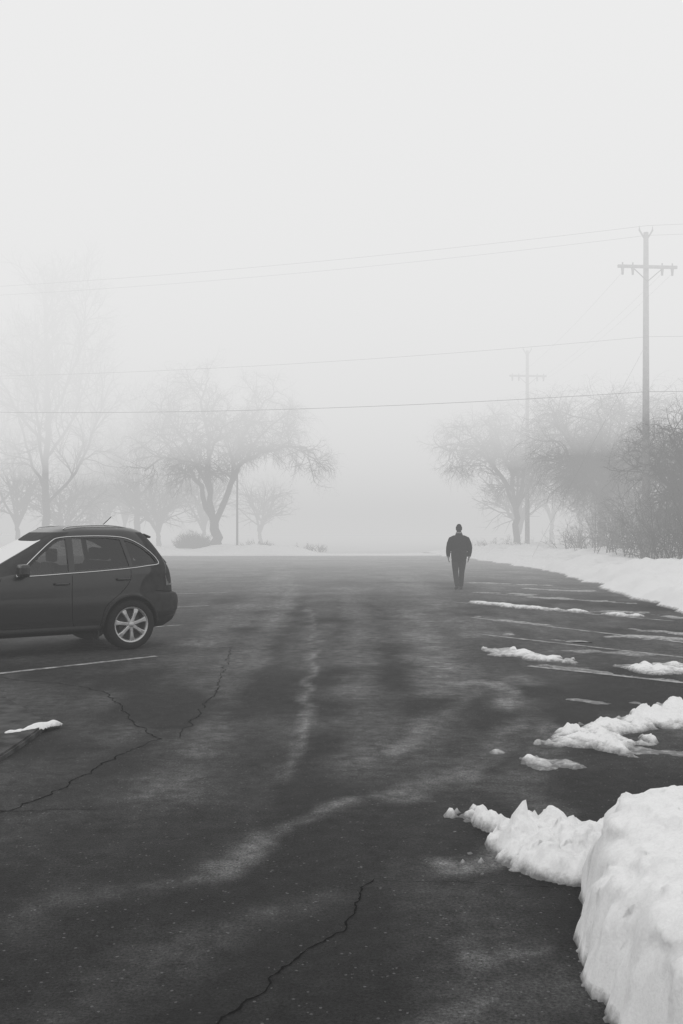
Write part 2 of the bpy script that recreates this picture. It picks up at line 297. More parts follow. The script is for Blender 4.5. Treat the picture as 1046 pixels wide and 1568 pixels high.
# ---------------------------------------------------------------- tubes / trees
class Tubes:
    def __init__(s): s.g={}
    def add(s,P,R,n): s.g.setdefault((len(P),n),[]).append((P,R))
    def build(s,name,mats,parent=None):
        Vs=[];Fs=[];o=0
        for (m,n),lst in s.g.items():
            P=np.array([a for a,_ in lst],dtype=float); R=np.array([b for _,b in lst],dtype=float)
            T=np.gradient(P,axis=1); T/=np.linalg.norm(T,axis=2)[...,None]+1e-9
            ref=np.where(np.abs(T[:,:1,2:3])>.9,np.array([[[1.,0,0]]]),np.array([[[0,0,1.]]]))
            A=np.cross(T,np.broadcast_to(ref,T.shape)); A/=np.linalg.norm(A,axis=2)[...,None]+1e-9; B=np.cross(T,A)
            th=np.arange(n)*2*math.pi/n
            V=P[:,:,None,:]+R[:,:,None,None]*(A[:,:,None,:]*np.cos(th)[None,None,:,None]+B[:,:,None,:]*np.sin(th)[None,None,:,None])
            K=len(lst); idx=np.arange(K*m*n).reshape(K,m,n)
            a=idx[:,:-1,:]; b=np.roll(idx,-1,2)[:,:-1,:]; c=np.roll(idx,-1,2)[:,1:,:]; d=idx[:,1:,:]
            Fs.append(np.stack([a,b,c,d],-1).reshape(-1,4)+o); Vs.append(V.reshape(-1,3)); o+=K*m*n
        return nmesh(name,np.concatenate(Vs),np.concatenate(Fs),mats,parent)
def grow(T,rng,P,R,lvl,cfg):
    if lvl>=len(cfg['n']): return
    n=cfg['n'][lvl]; Ls=cfg['L'][lvl]; g=cfg['g'][lvl]; t0=cfg['t0'][lvl]; m=len(P)
    n=int(n*(.75+.5*rng.random()))
    for k in range(n):
        t=t0+(1-t0)*(k+rng.random())/n; f=t*(m-1); i=min(int(f),m-2); q=f-i
        p=P[i]*(1-q)+P[i+1]*q; r=(R[i]*(1-q)+R[i+1]*q)
        tan=P[i+1]-P[i]; tan=tan/(np.linalg.norm(tan)+1e-9)
        rv=np.array([rng.gauss(0,1),rng.gauss(0,1),rng.gauss(0,1)*.8]); rv-=tan*np.dot(rv,tan); rv/=np.linalg.norm(rv)+1e-9
        d=tan*cfg['along'][lvl]+rv; d/=np.linalg.norm(d)
        ln=Ls*(.55+.8*rng.random())*(1-.35*t); segs=cfg['s'][lvl]; st=ln/segs
        r0=min(r*.7,cfg['r'][lvl]); pts=[p]; 
        for s in range(segs):
            d=d+np.array([rng.gauss(0,.27),rng.gauss(0,.27),rng.gauss(0,.22)+g]); d/=np.linalg.norm(d); pts.append(pts[-1]+d*st)
        rr=[r0*(1-.6*j/segs) for j in range(segs+1)]
        T.add(pts,rr,5 if lvl==0 else (4 if lvl==1 else 3)); grow(T,rng,pts,rr,lvl+1,cfg)
def smoothpoly(pts,n,rng,j):
    pts=[np.array(p,float) for p in pts]; out=[]
    seg=len(pts)-1
    for s in range(seg):
        p0=pts[max(s-1,0)];p1=pts[s];p2=pts[s+1];p3=pts[min(s+2,seg)]
        for i in range(n):
            t=i/n; out.append(.5*((2*p1)+(-p0+p2)*t+(2*p0-5*p1+4*p2-p3)*t*t+(-p0+3*p1-3*p2+p3)*t**3)+np.array([rng.gauss(0,j),rng.gauss(0,j),rng.gauss(0,j)])*(0 if (s==0 and i==0) else 1))
    out.append(pts[-1]); return out
CF=dict(n=[10,7,6,4],L=[3.2,1.9,1.2,.9],g=[.05,-.05,-.18,-.3],t0=[.22,.12,.1,.1],along=[.6,.7,.8,.9],s=[5,4,3,2],r=[.085,.048,.028,.018])
def tree(name,loc,limbs,r0,seed,cfg=CF,scale=1,rz=0):
    rng=random.Random(seed); T=Tubes()
    for k,(pts,ra,rb) in enumerate(limbs):
        P=smoothpoly(pts,4,rng,.07); n=len(P); R=[ra+(rb-ra)*i/(n-1) for i in range(n)]
        if k==0: R=[r*(1+.5*math.exp(-i*1.2)) for i,r in enumerate(R)]
        T.add(P,R,8)
        if k>0: grow(T,rng,P,R,0,cfg)
    o=T.build(name,[M_bark]); o.location=loc; o.scale=(scale,)*3; o.rotation_euler=(0,0,rz); return o
def autolimbs(seed,H,W,fork,n,r,up=.5):
    rng=random.Random(seed); Ls=[([(0,0,0),(rng.gauss(0,.1),0,fork*.5),(rng.gauss(0,.15),0,fork)],r,r*.8)]; top=Ls[0][0][-1]
    for k in range(n):
        a=2*math.pi*(k+.6*rng.random())/n; q=rng.random(); rad=W/2*(.45+.55*q); hz=fork+(H-fork)*(.95-.55*q*(1-up)-(.0 if k%2 else .12))
        ca,sa=math.cos(a),math.sin(a)
        s=(ca*rad*.18,sa*rad*.18,fork+(hz-fork)*.3); m=(ca*rad*.55,sa*rad*.55,fork+(hz-fork)*.72)
        e=(ca*rad*.85,sa*rad*.85,hz); 
        Ls.append(([top,s,m,e],r*.55,r*.14))
    return Ls
limA=[([(0,0,-.1),(-.1,0,1.2),(-.3,0,2.3)],.42,.30),
([(-.3,0,2.2),(-1.4,.3,4.8),(-2.3,.4,6.4),(-3.9,.2,6.8),(-5.2,0,5.9)],.20,.05),
([(-.3,0,2.2),(-.6,-.5,5.4),(-.5,-.9,8.2),(-1,-1,10.6),(-.5,-.8,12.4)],.22,.04),
([(-.2,0,2.2),(.9,.2,5),(1.8,.3,6.6),(3.6,0,7.3),(5.7,-.4,7.6),(6.9,-.5,6.9)],.22,.045),
([(.9,.2,5),(1.5,.9,8.2),(2.9,1.2,10.6),(4.2,1.2,11.7)],.14,.035),
([(-.45,-.2,4.3),(-1.8,-1,7.3),(-3.2,-1.4,9.3),(-4.1,-1.3,10.4)],.13,.03),
([(.2,0,3.4),(1.2,2,6.2),(1.6,3.6,8.6),(1.2,4.4,10.4)],.13,.03),
([(-.3,0,3),(-.6,-2,5.8),(.4,-3.6,8),(1.6,-4.2,9.2)],.13,.03),
([(-2.0,.3,6.0),(-3.0,-.5,7.8),(-4.6,-.8,8.6)],.09,.03),
([(1.8,.3,6.6),(3.3,-1.2,8.6),(5.2,-1.6,10)],.10,.03)]
tree('bare_tree',(-8.75,69,0),limA,.3,11,dict(CF,n=[11,8,6,4]))
limD=[([(0,0,-.1),(.05,0,1.6),(-.1,0,3.2)],.26,.2),
([(-.1,0,3.2),(-1.2,.3,5.6),(-2.9,.4,7.4),(-4.4,.2,7.6),(-4.9,0,6.6)],.15,.04),
([(-.1,0,3.2),(-.5,-.5,5.6),(-1.6,-.9,8.2),(-2.2,-1,9.6)],.15,.035),
([(0,0,3.2),(.5,.2,5.6),(.3,.3,8.2),(.6,.3,10.0)],.15,.035),
([(0,0,3.2),(1.2,-.4,5.6),(2.4,-.6,7.6),(3.6,-.8,8.4)],.13,.035),
([(-.5,-.3,4.5),(-2.2,-1.6,6.6),(-3.4,-2,8.2),(-3.9,-2,8.9)],.1,.03),
([(0,0,3.4),(.3,1.9,6),(-.6,3,8.4)],.1,.03),([(0,0,3.4),(.6,-1.9,6),(.6,-3,8.0)],.1,.03)]
tree('bare_tree',(12.6,70,.1),limD,.24,22,dict(CF,n=[11,8,6,4],L=[2.6,1.6,1.0,.8]))
tree('bare_tree',(15.2,57,.3),autolimbs(31,9.3,10.5,2.6,10,.28),.28,32,dict(CF,n=[10,7,6,4]))
tree('bare_tree',(20.5,52,.2),autolimbs(35,9,10,2.6,8,.28),.28,36,dict(CF,n=[9,6,5,2]))
tree('bare_tree',(15.0,41,.3),autolimbs(41,6.0,7.5,1.6,9,.2),.2,42,dict(CF,n=[10,7,6,3],L=[2.3,1.4,.9,.6],r=[.06,.035,.02,.013]))
CU=dict(CF,n=[12,7,6],L=[4.6,2.4,1.5],g=[.16,.07,.0],along=[1.3,1.2,1.1],r=[.065,.04,.028],s=[4,3,3])
def upright(H,W,seed):
    rng=random.Random(seed); Ls=[([(0,0,0),(.1,0,H*.1),(0,0,H*.18)],.32,.28),([(0,0,H*.18),(.2,0,H*.5),(-.1,.1,H*.8),(0,0,H*.92)],.27,.05)]
    for k in range(7):
        a=k*2.4; z=H*(.16+.055*k); ca,sa=math.cos(a),math.sin(a)
        Ls.append(([(0,0,z),(ca*W*.2,sa*W*.2,z+H*.12),(ca*W*.36,sa*W*.36,z+H*.3),(ca*W*.4,sa*W*.4,z+H*.42)],.13,.035))
    return Ls
tree('bare_tree',(-22.5,74,0),upright(22,11,5),.3,51,dict(CU,n=[14,9,7]))
tree('bare_tree',(-32,88,0),upright(20,12,8),.3,52,CU)
tree('bare_tree',(-18.5,88,0),upright(14,9,9),.3,53,CU)
def mass(name,places,seed):
    rng=random.Random(seed); T=Tubes()
    cfg=dict(CF,n=[8,6,3],L=[3.6,2.2,1.5],g=[.1,.03,-.05],t0=[.2,.1,.1],along=[.9,.9,.9],s=[3,2,1],r=[.09,.06,.045])
    for x,y,H,W in places:
        off=np.array([x,y,0.])
        for k,(pts,ra,rb) in enumerate(autolimbs(rng.randint(0,9999),H,W,H*.2,7,.26,.7)):
            P=[p+off for p in smoothpoly(pts,3,rng,.05)]; n=len(P); R=[ra+(rb-ra)*i/(n-1) for i in range(n)]; T.add(P,R,5)
            if k>0: grow(T,rng,P,R,0,cfg)
    return T.build(name,[M_bark])
rng=random.Random(77)
pl=[(-20-rng.random()*45,84+rng.random()*30,8+rng.random()*7,8+rng.random()*4) for _ in range(10)]+[(-14,98,8,8),(-9,108,7,8),(-17,90,7,8),(-24,84,6,8)]
pr=[(20+rng.random()*30,70+rng.random()*40,8+rng.random()*5,8+rng.random()*4) for _ in range(8)]+[(16,88,8,9),(21,82,9,9),(18,64,7,8)]
mass('distant_trees',pl+pr,5)
def brush(name,loc,w_,d_,h,n,seed,r=.02,cfgn=(7,5)):
    rng=random.Random(seed); T=Tubes(); cfg=dict(n=list(cfgn),L=[h*.32,h*.16],g=[.03,-.12],t0=[.15,.1],along=[.8,.9],s=[4,3],r=[r*.5,r*.35])
    for k in range(n):
        p=np.array([rng.uniform(-w_,w_),rng.uniform(-d_,d_),0.]); d=np.array([rng.gauss(0,.25),rng.gauss(0,.25),1.]); hh=h*(.45+.55*rng.random())*(1-.45*(abs(p[0])/w_)**2); pts=[p]
        for s in range(5):
            d=d+np.array([rng.gauss(0,.16),rng.gauss(0,.16),rng.gauss(0,.05)-.04*s]); d/=np.linalg.norm(d); pts.append(pts[-1]+d*hh/5)
        rr=[r*(1-.15*i) for i in range(6)]; T.add(pts,rr,4); grow(T,rng,pts,rr,0,cfg)
    o=T.build(name,[M_bark]); o.location=loc; return o
brush('bare_thicket',(13.6,37,.3),2.2,2.5,4.4,110,1)
brush('bare_thicket',(14.6,43,.3),3,3,5.0,110,2)
brush('bare_thicket',(15.5,50,.3),4,3,3.2,80,3)
brush('bare_thicket',(12.2,32,.3),1.3,1.8,2.6,50,4,.015)
brush('bare_shrub',(-10.6,69.5,.1),.95,.6,1.8,120,6,.04,(10,7))
brush('bare_shrub',(-6.2,70,.1),1.3,.6,1.1,60,7,.025)
brush('bare_shrub',(-2.5,72,.1),1.4,.6,.8,40,8,.02)
brush('bare_shrub',(11.5,66,.2),3.5,.8,1.3,60,9,.02)
# ---------------------------------------------------------------- utility poles and wires
def tube(name,pts,r,n=8,m=M_dark,parent=None,r2=None,sm=0):
    T=Tubes(); P=[np.array(p,float) for p in pts]; k=len(P); R=[r+( (r2 if r2 is not None else r)-r)*i/(k-1) for i in range(k)]
    T.add(P,R,n); o=T.build(name,[m],parent)
    bm=bmesh.new(); bm.from_mesh(o.data); bmesh.ops.holes_fill(bm,edges=bm.edges); bm.to_mesh(o.data); bm.free(); return o
def box(name,c,s,m,parent=None,bev=.01,rot=(0,0,0)):
    bm=bmesh.new(); bmesh.ops.create_cube(bm,size=1); bmesh.ops.scale(bm,vec=s,verts=bm.verts)
    if bev: bmesh.ops.bevel(bm,geom=bm.edges[:]+bm.verts[:],offset=bev,segments=2,affect='EDGES',profile=.6)
    me=bpy.data.meshes.new(name); bm.to_mesh(me); bm.free(); me.materials.append(m)
    o=bpy.data.objects.new(name,me); link(o,parent); o.location=c; o.rotation_euler=rot; return o
def upole(loc,H,rz,armz,extra=True):
    e=empty('utility_pole',loc,rz)
    tube('shaft',[(0,0,-.3),(0,0,H*.5),(0,0,H)],.17,12,M_wood,e,.10)
    box('crossarm',(0,-.16,armz),(2.5,.1,.12),M_wood,e,.01)
    tube('brace_a',[(-.65,-.2,armz-.04),(0,-.16,armz-.6)],.02,6,M_dark,e); tube('brace_b',[(.65,-.2,armz-.04),(0,-.16,armz-.6)],.02,6,M_dark,e)
    for i,x in enumerate((-1.05,-.62,.62,1.05)):
        tube('insulator_%d'%i,[(x,-.16,armz-.07),(x,-.16,armz-.16),(x,-.16,armz-.2),(x,-.16,armz-.34)],.07,8,M_wood,e,.045)
        tube('insulator_pin_%d'%i,[(x,-.16,armz+.05),(x,-.16,armz+.16)],.03,8,M_wood,e)
    tube('top_bracket_a',[(0,0,H-.35),(-.28,0,H+.1),(-.28,0,H+.3)],.035,6,M_wood,e); tube('top_bracket_b',[(0,0,H-.35),(.28,0,H+.1),(.28,0,H+.3)],.035,6,M_wood,e)
    return e
upole((12.5,40,0),13.9,math.radians(5),12.45)
upole((12.3,64.5,0),13.6,math.radians(5),11.9)
upole((-27,51.6,0),13.9,math.radians(5),12.45)
def wire(name,a,b,sag,r,e):
    a=np.array(a);b=np.array(b); pts=[a*(1-t)+b*t-np.array([0,0,4*sag*t*(1-t)]) for t in np.linspace(0,1,25)]
    tube(name,pts,r,5,M_cable,e)
we=empty('overhead_wires',(0,0,0))
for i,(za,zb,sag,r) in enumerate([(14.15,14.15,.4,.0075),(13.75,13.75,.45,.0065),(9.6,9.75,.45,.006),(7.35,8.15,.5,.010)]):
    wire('wire_%d'%i,(12.5,39.9,za),(-27,51.5,zb),sag,r,we)
    wire('wire_right_%d'%i,(12.5,39.9,za),(46,30,zb),sag,r,we)
for i,x in enumerate((-1.05,.62,1.05)):
    wire('feeder_%d'%i,(12.5+x,39.8,12.2),(12.3+x,64.3,11.6),.3,.004,we)
wire('guy_wire',(12.5,40,9.3),(9.2,47,.4),.0,.005,we)
def lamp(loc,H,arm):
    e=empty('street_lamp',loc); tube('post',[(0,0,0),(0,0,H*.5),(0,0,H)],.09,10,M_dark,e,.055)
    tube('arm',[(0,0,H-.1),(arm*.5,0,H+.25),(arm,0,H+.3)],.035,6,M_dark,e); box('lamp_head',(arm*1.25,0,H+.28),(.6,.25,.12),M_dark,e,.04)
lamp((-7.6,71,0),8.2,1.0)
# ---------------------------------------------------------------- car
M_paintc=mat('car_paint',.012,.35,.45,noise=(2,.9,1.3),coat=.5); M_clad=mat('car_cladding',.02,.6,.3,noise=(30,.8,1.2)); M_chrome=mat('chrome_trim',.62,.25,.6,metal=1,noise=(20,.95,1.05))
M_tire=mat('tire_rubber',.012,.8,.3,noise=(40,.7,1.3)); M_rim=mat('alloy_rim',.50,.38,.5,metal=.7,noise=(15,.85,1.1)); M_int=mat('car_interior',.04,.8,.2,noise=(10,.8,1.2))
M_lampc=mat('tail_lamp',.06,.15,.6,noise=(12,.8,1.3)); M_seam=mat('panel_gap',.003,.9,.05,noise=(20,.9,1.1))
M_glass=bpy.data.materials.new('car_glass'); M_glass.use_nodes=True; nt=M_glass.node_tree; nt.nodes.remove(nt.nodes['Principled BSDF'])
tr=nt.nodes.new('ShaderNodeBsdfTransparent'); tr.inputs[0].default_value=(.34,.34,.34,1); gl=nt.nodes.new('ShaderNodeBsdfGlossy'); gl.inputs['Roughness'].default_value=.04; gl.inputs['Color'].default_value=(.9,.9,.9,1)
fr=nt.nodes.new('ShaderNodeFresnel'); fr.inputs['IOR'].default_value=1.6; mxs=nt.nodes.new('ShaderNodeMixShader')
nt.links.new(fr.outputs[0],mxs.inputs[0]); nt.links.new(tr.outputs[0],mxs.inputs[1]); nt.links.new(gl.outputs[0],mxs.inputs[2]); nt.links.new(mxs.outputs[0],nt.nodes['Material Output'].inputs['Surface'])
car=empty('parked_car',(-2.87,13.35,0),math.radians(35))
# levels: z, xfront, xrear, halfwidth, exponent   (x rearwards, 0 = rear axle)
LV=[(.24,-3.0,.55,.70,4),(.28,-3.25,.70,.84,4.5),(.36,-3.42,.80,.885,5),(.44,-3.48,.85,.90,5),(.52,-3.50,.88,.905,5),(.62,-3.50,.89,.91,5),(.70,-3.47,.88,.91,5),(.745,-3.44,.85,.908,5),(.765,-3.42,.79,.908,5),
(.84,-3.34,.785,.907,5),(.90,-3.22,.78,.905,5),(.95,-3.0,.77,.90,5),(1.0,-2.6,.755,.893,5),(1.04,-2.2,.745,.887,5),(1.08,-1.95,.73,.876,5),(1.13,-1.84,.71,.860,5),(1.2,-1.72,.67,.842,5),(1.28,-1.57,.615,.82,5),(1.36,-1.42,.555,.80,5),(1.44,-1.27,.49,.778,5),(1.5,-1.16,.435,.76,5),(1.56,-1.08,.38,.74,4.8),(1.61,-1.0,.33,.715,4.6),(1.645,-.93,.27,.68,4.4),(1.675,-.82,.19,.62,4),(1.695,-.68,.06,.53,3.5),(1.708,-.54,-.08,.40,3),(1.714,-.42,-.22,.2,2.6)]
LVa=np.array(LV); CY=.905
def lv(z): return [np.interp(z,LVa[:,0],LVa[:,k]) for k in range(1,5)]
def sidey(x,z,off=0,side=-1):
    xf,xr,hw,n=lv(z); c=(xf+xr)/2; a_=(xr-xf)/2; t=min(abs((x-c)/a_),.999)
    return CY+side*(hw*(1-t**n)**(1/n)+off)
def loft(levels,inset=0,nseg=96):
    V=[];F=[]; th=np.linspace(0,2*math.pi,nseg,endpoint=False)
    for (z,xf,xr,hw,n) in levels:
        c=(xf+xr)/2; A=(xr-xf)/2-inset; B=hw-inset
        for t in th:
            ct,st=math.cos(t),math.sin(t); V.append((c+A*math.copysign(abs(ct)**(2/n),ct),CY+B*math.copysign(abs(st)**(2/n),st),z))
    m=len(levels)
    for i in range(m-1):
        for j in range(nseg): F.append((i*nseg+j,i*nseg+(j+1)%nseg,(i+1)*nseg+(j+1)%nseg,(i+1)*nseg+j))
    F.append(tuple(range(nseg))[::-1]); F.append(tuple((m-1)*nseg+j for j in range(nseg)))
    return V,F
zz=np.unique(np.concatenate([LVa[:,0],np.arange(.3,1.6,.04)]))
levels=[(z,*lv(z)) for z in zz]
V,F=loft(levels); body=pmesh('body',V,F,[M_paintc,M_clad],car,True); recalc(body)
def boolop(o,c,op='DIFFERENCE'):
    md=o.modifiers.new('b','BOOLEAN'); md.operation=op; md.solver='EXACT'; md.object=c
    dg=bpy.context.evaluated_depsgraph_get(); me=bpy.data.meshes.new_from_object(o.evaluated_get(dg)); o.modifiers.clear(); o.data=me; bpy.data.objects.remove(c)
cav=[]
for z in np.linspace(.55,1.61,22):
    xf,xr,hw,n=lv(z); xf=max(xf,-1.95); cav.append((z,xf+ (0 if xf==-1.95 else .05),xr-.07,hw-.06,n))
V,F=loft(cav,0,64); c=pmesh('cut',V,F,[M_int],car); recalc(c); bpy.context.view_layer.update(); boolop(body,c)
WIN={'front':[(-1.50,1.065),(-1.24,1.29),(-1.02,1.465),(-.94,1.51),(-.87,1.52),(-.87,1.09)],
'rear':[(-.79,1.095),(-.79,1.525),(-.3,1.53),(-.12,1.51),(-.02,1.165),(-.02,1.145)],
'quarter':[(.04,1.15),(-.06,1.50),(.06,1.465),(.20,1.39),(.34,1.28),(.40,1.20),(.36,1.175)]}
def dens(P,st=.04):
    out=[]
    for (ax,az),(bx,bz) in zip(P,P[1:]+[P[0]]):
        n=max(1,int(math.hypot(bx-ax,bz-az)/st)); out+=[(ax+(bx-ax)*i/n,az+(bz-az)*i/n) for i in range(n)]
    return out
def prism(P,y0,y1):
    n=len(P); V=[(x,y0,z) for x,z in P]+[(x,y1,z) for x,z in P]; F=[tuple(range(n)),tuple(range(n,2*n))[::-1]]+[(i,n+i,n+(i+1)%n,(i+1)%n) for i in range(n)]
    o=pmesh('cut',V,F,[M_clad],car); recalc(o); bpy.context.view_layer.update(); return o
for k,P in WIN.items(): boolop(body,prism(P,-.5,2.4))
def zprism(yz,x0,x1):
    n=len(yz); V=[(x0,y,z) for y,z in yz]+[(x1,y,z) for y,z in yz]; F=[tuple(range(n)),tuple(range(n,2*n))[::-1]]+[(i,n+i,n+(i+1)%n,(i+1)%n) for i in range(n)]
    o=pmesh('cut',V,F,[M_clad],car); recalc(o); bpy.context.view_layer.update(); return o
boolop(body,zprism([(CY-.62,1.15),(CY+.62,1.15),(CY+.5,1.50),(CY-.5,1.50)],-2.2,-1.0))
boolop(body,zprism([(CY-.56,1.18),(CY+.56,1.18),(CY+.46,1.48),(CY-.46,1.48)],.25,1.0))
for wxp in (0,-2.6):
    for (y0,y1) in ((-.3,.28),(1.53,2.2)):
        n=40; P=[(wxp+.40*math.cos(2*math.pi*i/n),.34+.40*math.sin(2*math.pi*i/n)) for i in range(n)]
        boolop(body,prism(P,y0,y1))
me=body.data
while len(me.materials)<4: me.materials.append(M_int)
me.materials[0]=M_paintc; me.materials[1]=M_clad; me.materials[2]=M_int
for p in me.polygons:
    c=p.center
    inner = (-1.9<c.x<lv(min(max(c.z,.5),1.6))[1]-.04 and abs(c.y-CY)<lv(min(max(c.z,.5),1.6))[2]-.03 and .5<c.z<1.62)
    p.material_index=2 if inner else (1 if c.z<.40 else 0)
    p.use_smooth=True
me.set_sharp_from_angle(angle=math.radians(32))
def fillpoly(name,pts3,m,parent):
    bm=bmesh.new(); vs=[bm.verts.new(p) for p in pts3]; es=[bm.edges.new((vs[i],vs[(i+1)%len(vs)])) for i in range(len(vs))]
    bmesh.ops.triangle_fill(bm,edges=es,use_beauty=True); me=bpy.data.meshes.new(name); bm.to_mesh(me); bm.free(); me.materials.append(m)
    return link(bpy.data.objects.new(name,me),parent)
for side,tag in ((-1,'near'),(1,'far')):
    for k,P in WIN.items():
        D=dens(P); fillpoly('glass_%s_%s'%(k,tag),[(x,sidey(x,z,-.015,side),z) for x,z in D],M_glass,car)
    trim=[(-1.56,1.05),(-1.33,1.26),(-1.07,1.475),(-.93,1.54),(-.6,1.558),(-.25,1.555),(-.02,1.525),(.17,1.44),(.34,1.32),(.43,1.22),(.43,1.165),(.25,1.145),(0,1.118),(-.5,1.085),(-.9,1.065),(-1.3,1.045),(-1.56,1.04)]
    rr=random.Random(1); P=smoothpoly([(x,0,z) for x,z in trim],4,rr,0); 
    tube('chrome_trim_'+tag,[(p[0],sidey(p[0],p[2],.004,side),p[2]) for p in P],.008,6,M_chrome,car)
    for i,g in enumerate([[(-.83,1.04),(-.84,.8),(-.83,.45),(-.80,.36)],[(.0,1.10),(-.02,.95),(-.14,.80),(-.36,.62),(-.42,.45),(-.44,.36)],[(-1.75,1.02),(-1.85,.8),(-1.86,.45),(-1.83,.36)],[(-1.83,.36),(-.8,.36),(-.44,.36)],[(.38,.80),(.6,.775),(.72,.77)]]):
        P=smoothpoly([(x,0,z) for x,z in g],5,rr,0); tube('panel_gap_%d_%s'%(i,tag),[(p[0],sidey(p[0],p[2],-.002,side),p[2]) for p in P],.0045,5,M_seam,car)
    for i,(hx,hz) in enumerate(((-.98,.93),(-.12,.97))):
        tube('door_handle_%d_%s'%(i,tag),[(hx-.1,sidey(hx-.1,hz,.0,side),hz),(hx-.07,sidey(hx,hz,.03,side),hz),(hx+.07,sidey(hx,hz,.03,side),hz),(hx+.1,sidey(hx+.1,hz,.0,side),hz)],.016,8,M_paintc,car)
    tube('sill_%s'%tag,[(x,sidey(x,.33,-.01,side),.33) for x in np.linspace(-2.15,-.45,20)],.045,8,M_clad,car)
    for wi,wxp in enumerate((0,-2.6)):
        tube('arch_%d_%s'%(wi,tag),[(wxp+.405*math.cos(t),sidey(wxp+.405*math.cos(t),max(.3,.34+.405*math.sin(t)),.0,side),.34+.405*math.sin(t)) for t in np.linspace(-.05,math.pi+.05,24)],.018,6,M_clad,car)
    lampP=dens([(.57,.86),(.72,.86),(.70,1.05),(.63,1.22),(.56,1.33),(.53,1.31),(.57,1.15),(.555,1.0)],.03)
    fillpoly('tail_lamp_'+tag,[(x,sidey(x,z,.006,side),z) for x,z in lampP],M_lampc,car)
    y=sidey(-1.5,1.1,.13,side); box('mirror_'+tag,(-1.50,y,1.12),(.13,.22,.17),M_paintc,car,.045)
    tube('mirror_stalk_'+tag,[(-1.5,sidey(-1.5,1.06,-.03,side),1.05),(-1.5,y,1.08)],.025,6,M_clad,car)
    P=smoothpoly([(-.85,0,1.65),(-.75,0,1.69),(-.3,0,1.71),(.0,0,1.685),(.12,0,1.65)],5,rr,0)
    tube('roof_rail_'+tag,[(p[0],CY+side*.57,p[2]) for p in P],.010,6,M_chrome,car)
    lampP=dens([(-3.30,.70),(-3.05,.72),(-2.98,.84),(-3.2,.86)],.04); fillpoly('head_lamp_'+tag,[(x,sidey(x,z,.006,side),z) for x,z in lampP],M_chrome,car)
box('mud_flap',(-.46,.16,.26),(.02,.24,.2),M_clad,car,.005)
box('spoiler',(.40,CY,1.56),(.12,1.0,.03),M_paintc,car,.012,(0,math.radians(22),0))
tube('antenna_mast',[(-.22,CY-.3,1.68),(-.06,CY-.3,1.83)],.006,5,M_clad,car)
tube('exhaust',[(.5,1.4,.27),(.84,1.4,.26)],.03,8,M_dark,car)
def quad(name,P,m): return pmesh(name,P,[(0,1,2,3)],[m],car)
def endx(z,rear=True): a_=lv(z); return a_[1] if rear else a_[0]
quad('windscreen',[(endx(1.14,0)+.015,CY-.63,1.14),(endx(1.14,0)+.015,CY+.63,1.14),(endx(1.51,0)+.015,CY+.51,1.51),(endx(1.51,0)+.015,CY-.51,1.51)],M_glass)
quad('rear_glass',[(endx(1.17)-.015,CY-.57,1.17),(endx(1.17)-.015,CY+.57,1.17),(endx(1.49)-.015,CY+.47,1.49),(endx(1.49)-.015,CY-.47,1.49)],M_glass)
box('license_plate',(.795,CY,.93),(.012,.32,.16),M_rim,car,.004)
box('grille',(-3.49,CY,.66),(.05,.9,.2),M_clad,car,.02)
for i,(sx,sy) in enumerate(((-1.15,.5),(-1.15,1.3),(-.25,.45),(-.25,1.3),(-.25,.9))):
    box('seat_back_%d'%i,(sx+.12,sy,.9),(.16,.46 if i<2 else .44,.62),M_int,car,.06,(0,math.radians(12),0)); box('seat_cushion_%d'%i,(sx-.15,sy,.6),(.5,.46,.16),M_int,car,.05)
    box('headrest_%d'%i,(sx+.2,sy,1.3),(.1,.26,.18),M_int,car,.04)
tube('steering_wheel',[(-1.62+.05*math.sin(t),.5+.18*math.cos(t),1.02+.17*math.sin(t)) for t in np.linspace(0,2*math.pi,20)],.014,6,M_int,car)
def wheel(name,x,y,side):
    e=bpy.data.objects.new(name,None); COL.objects.link(e); e.parent=car; e.location=(x,y,.345); 
    def lathe(nm,prof,m,n=48,sm=True):
        V=[];F=[]; k=len(prof)
        for i in range(n):
            t=2*math.pi*i/n
            for r,yy in prof: V.append((r*math.cos(t),side*yy,r*math.sin(t)))
        for i in range(n):
            for j in range(k-1): F.append((i*k+j,i*k+j+1,((i+1)%n)*k+j+1,((i+1)%n)*k+j))
        o=pmesh(nm,V,F,[m],e,sm); recalc(o); o.data.set_sharp_from_angle(angle=math.radians(40)); return o
    lathe('tire',[(.235,.0),(.245,-.012),(.27,-.022),(.31,-.018),(.333,-.002),(.344,.02),(.346,.06),(.346,.16),(.344,.2),(.33,.22),(.27,.235),(.235,.22)],M_tire)
    lathe('rim',[(.0,.10),(.05,.10),(.19,.12),(.205,.10),(.212,.03),(.232,-.006),(.243,-.008),(.247,.0),(.24,.02)],M_dark)
    lathe('rim_lip',[(.213,.02),(.222,-.002),(.234,-.012),(.243,-.013),(.247,-.005),(.246,.006)],M_rim)
    lathe('brake_disc',[(.0,.085),(.15,.085),(.15,.10),(0,.10)],M_dark)
    V=[];F=[]
    for k in range(7):
        a=2*math.pi*k/7+.3
        for (r,hw,yy,th) in ((.03,.026,.0,.05),(.10,.022,.0,.045),(.17,.026,-.002,.04),(.226,.040,.004,.03)):
            for (s,dy) in ((-1,0),(-.6,-.008),(.6,-.008),(1,0),(1,th),(-1,th)):
                px,pz=r*math.cos(a)-s*hw*math.sin(a),r*math.sin(a)+s*hw*math.cos(a); V.append((px,side*(yy+dy),pz))
        b0=k*24
        for i in range(3):
            for j in range(6): F.append((b0+i*6+j,b0+i*6+(j+1)%6,b0+(i+1)*6+(j+1)%6,b0+(i+1)*6+j))
    o=pmesh('spokes',V,F,[M_rim],e); recalc(o)
    lathe('hub_cap',[(0,-.014),(.03,-.013),(.042,-.006),(.045,.03)],M_rim,24)
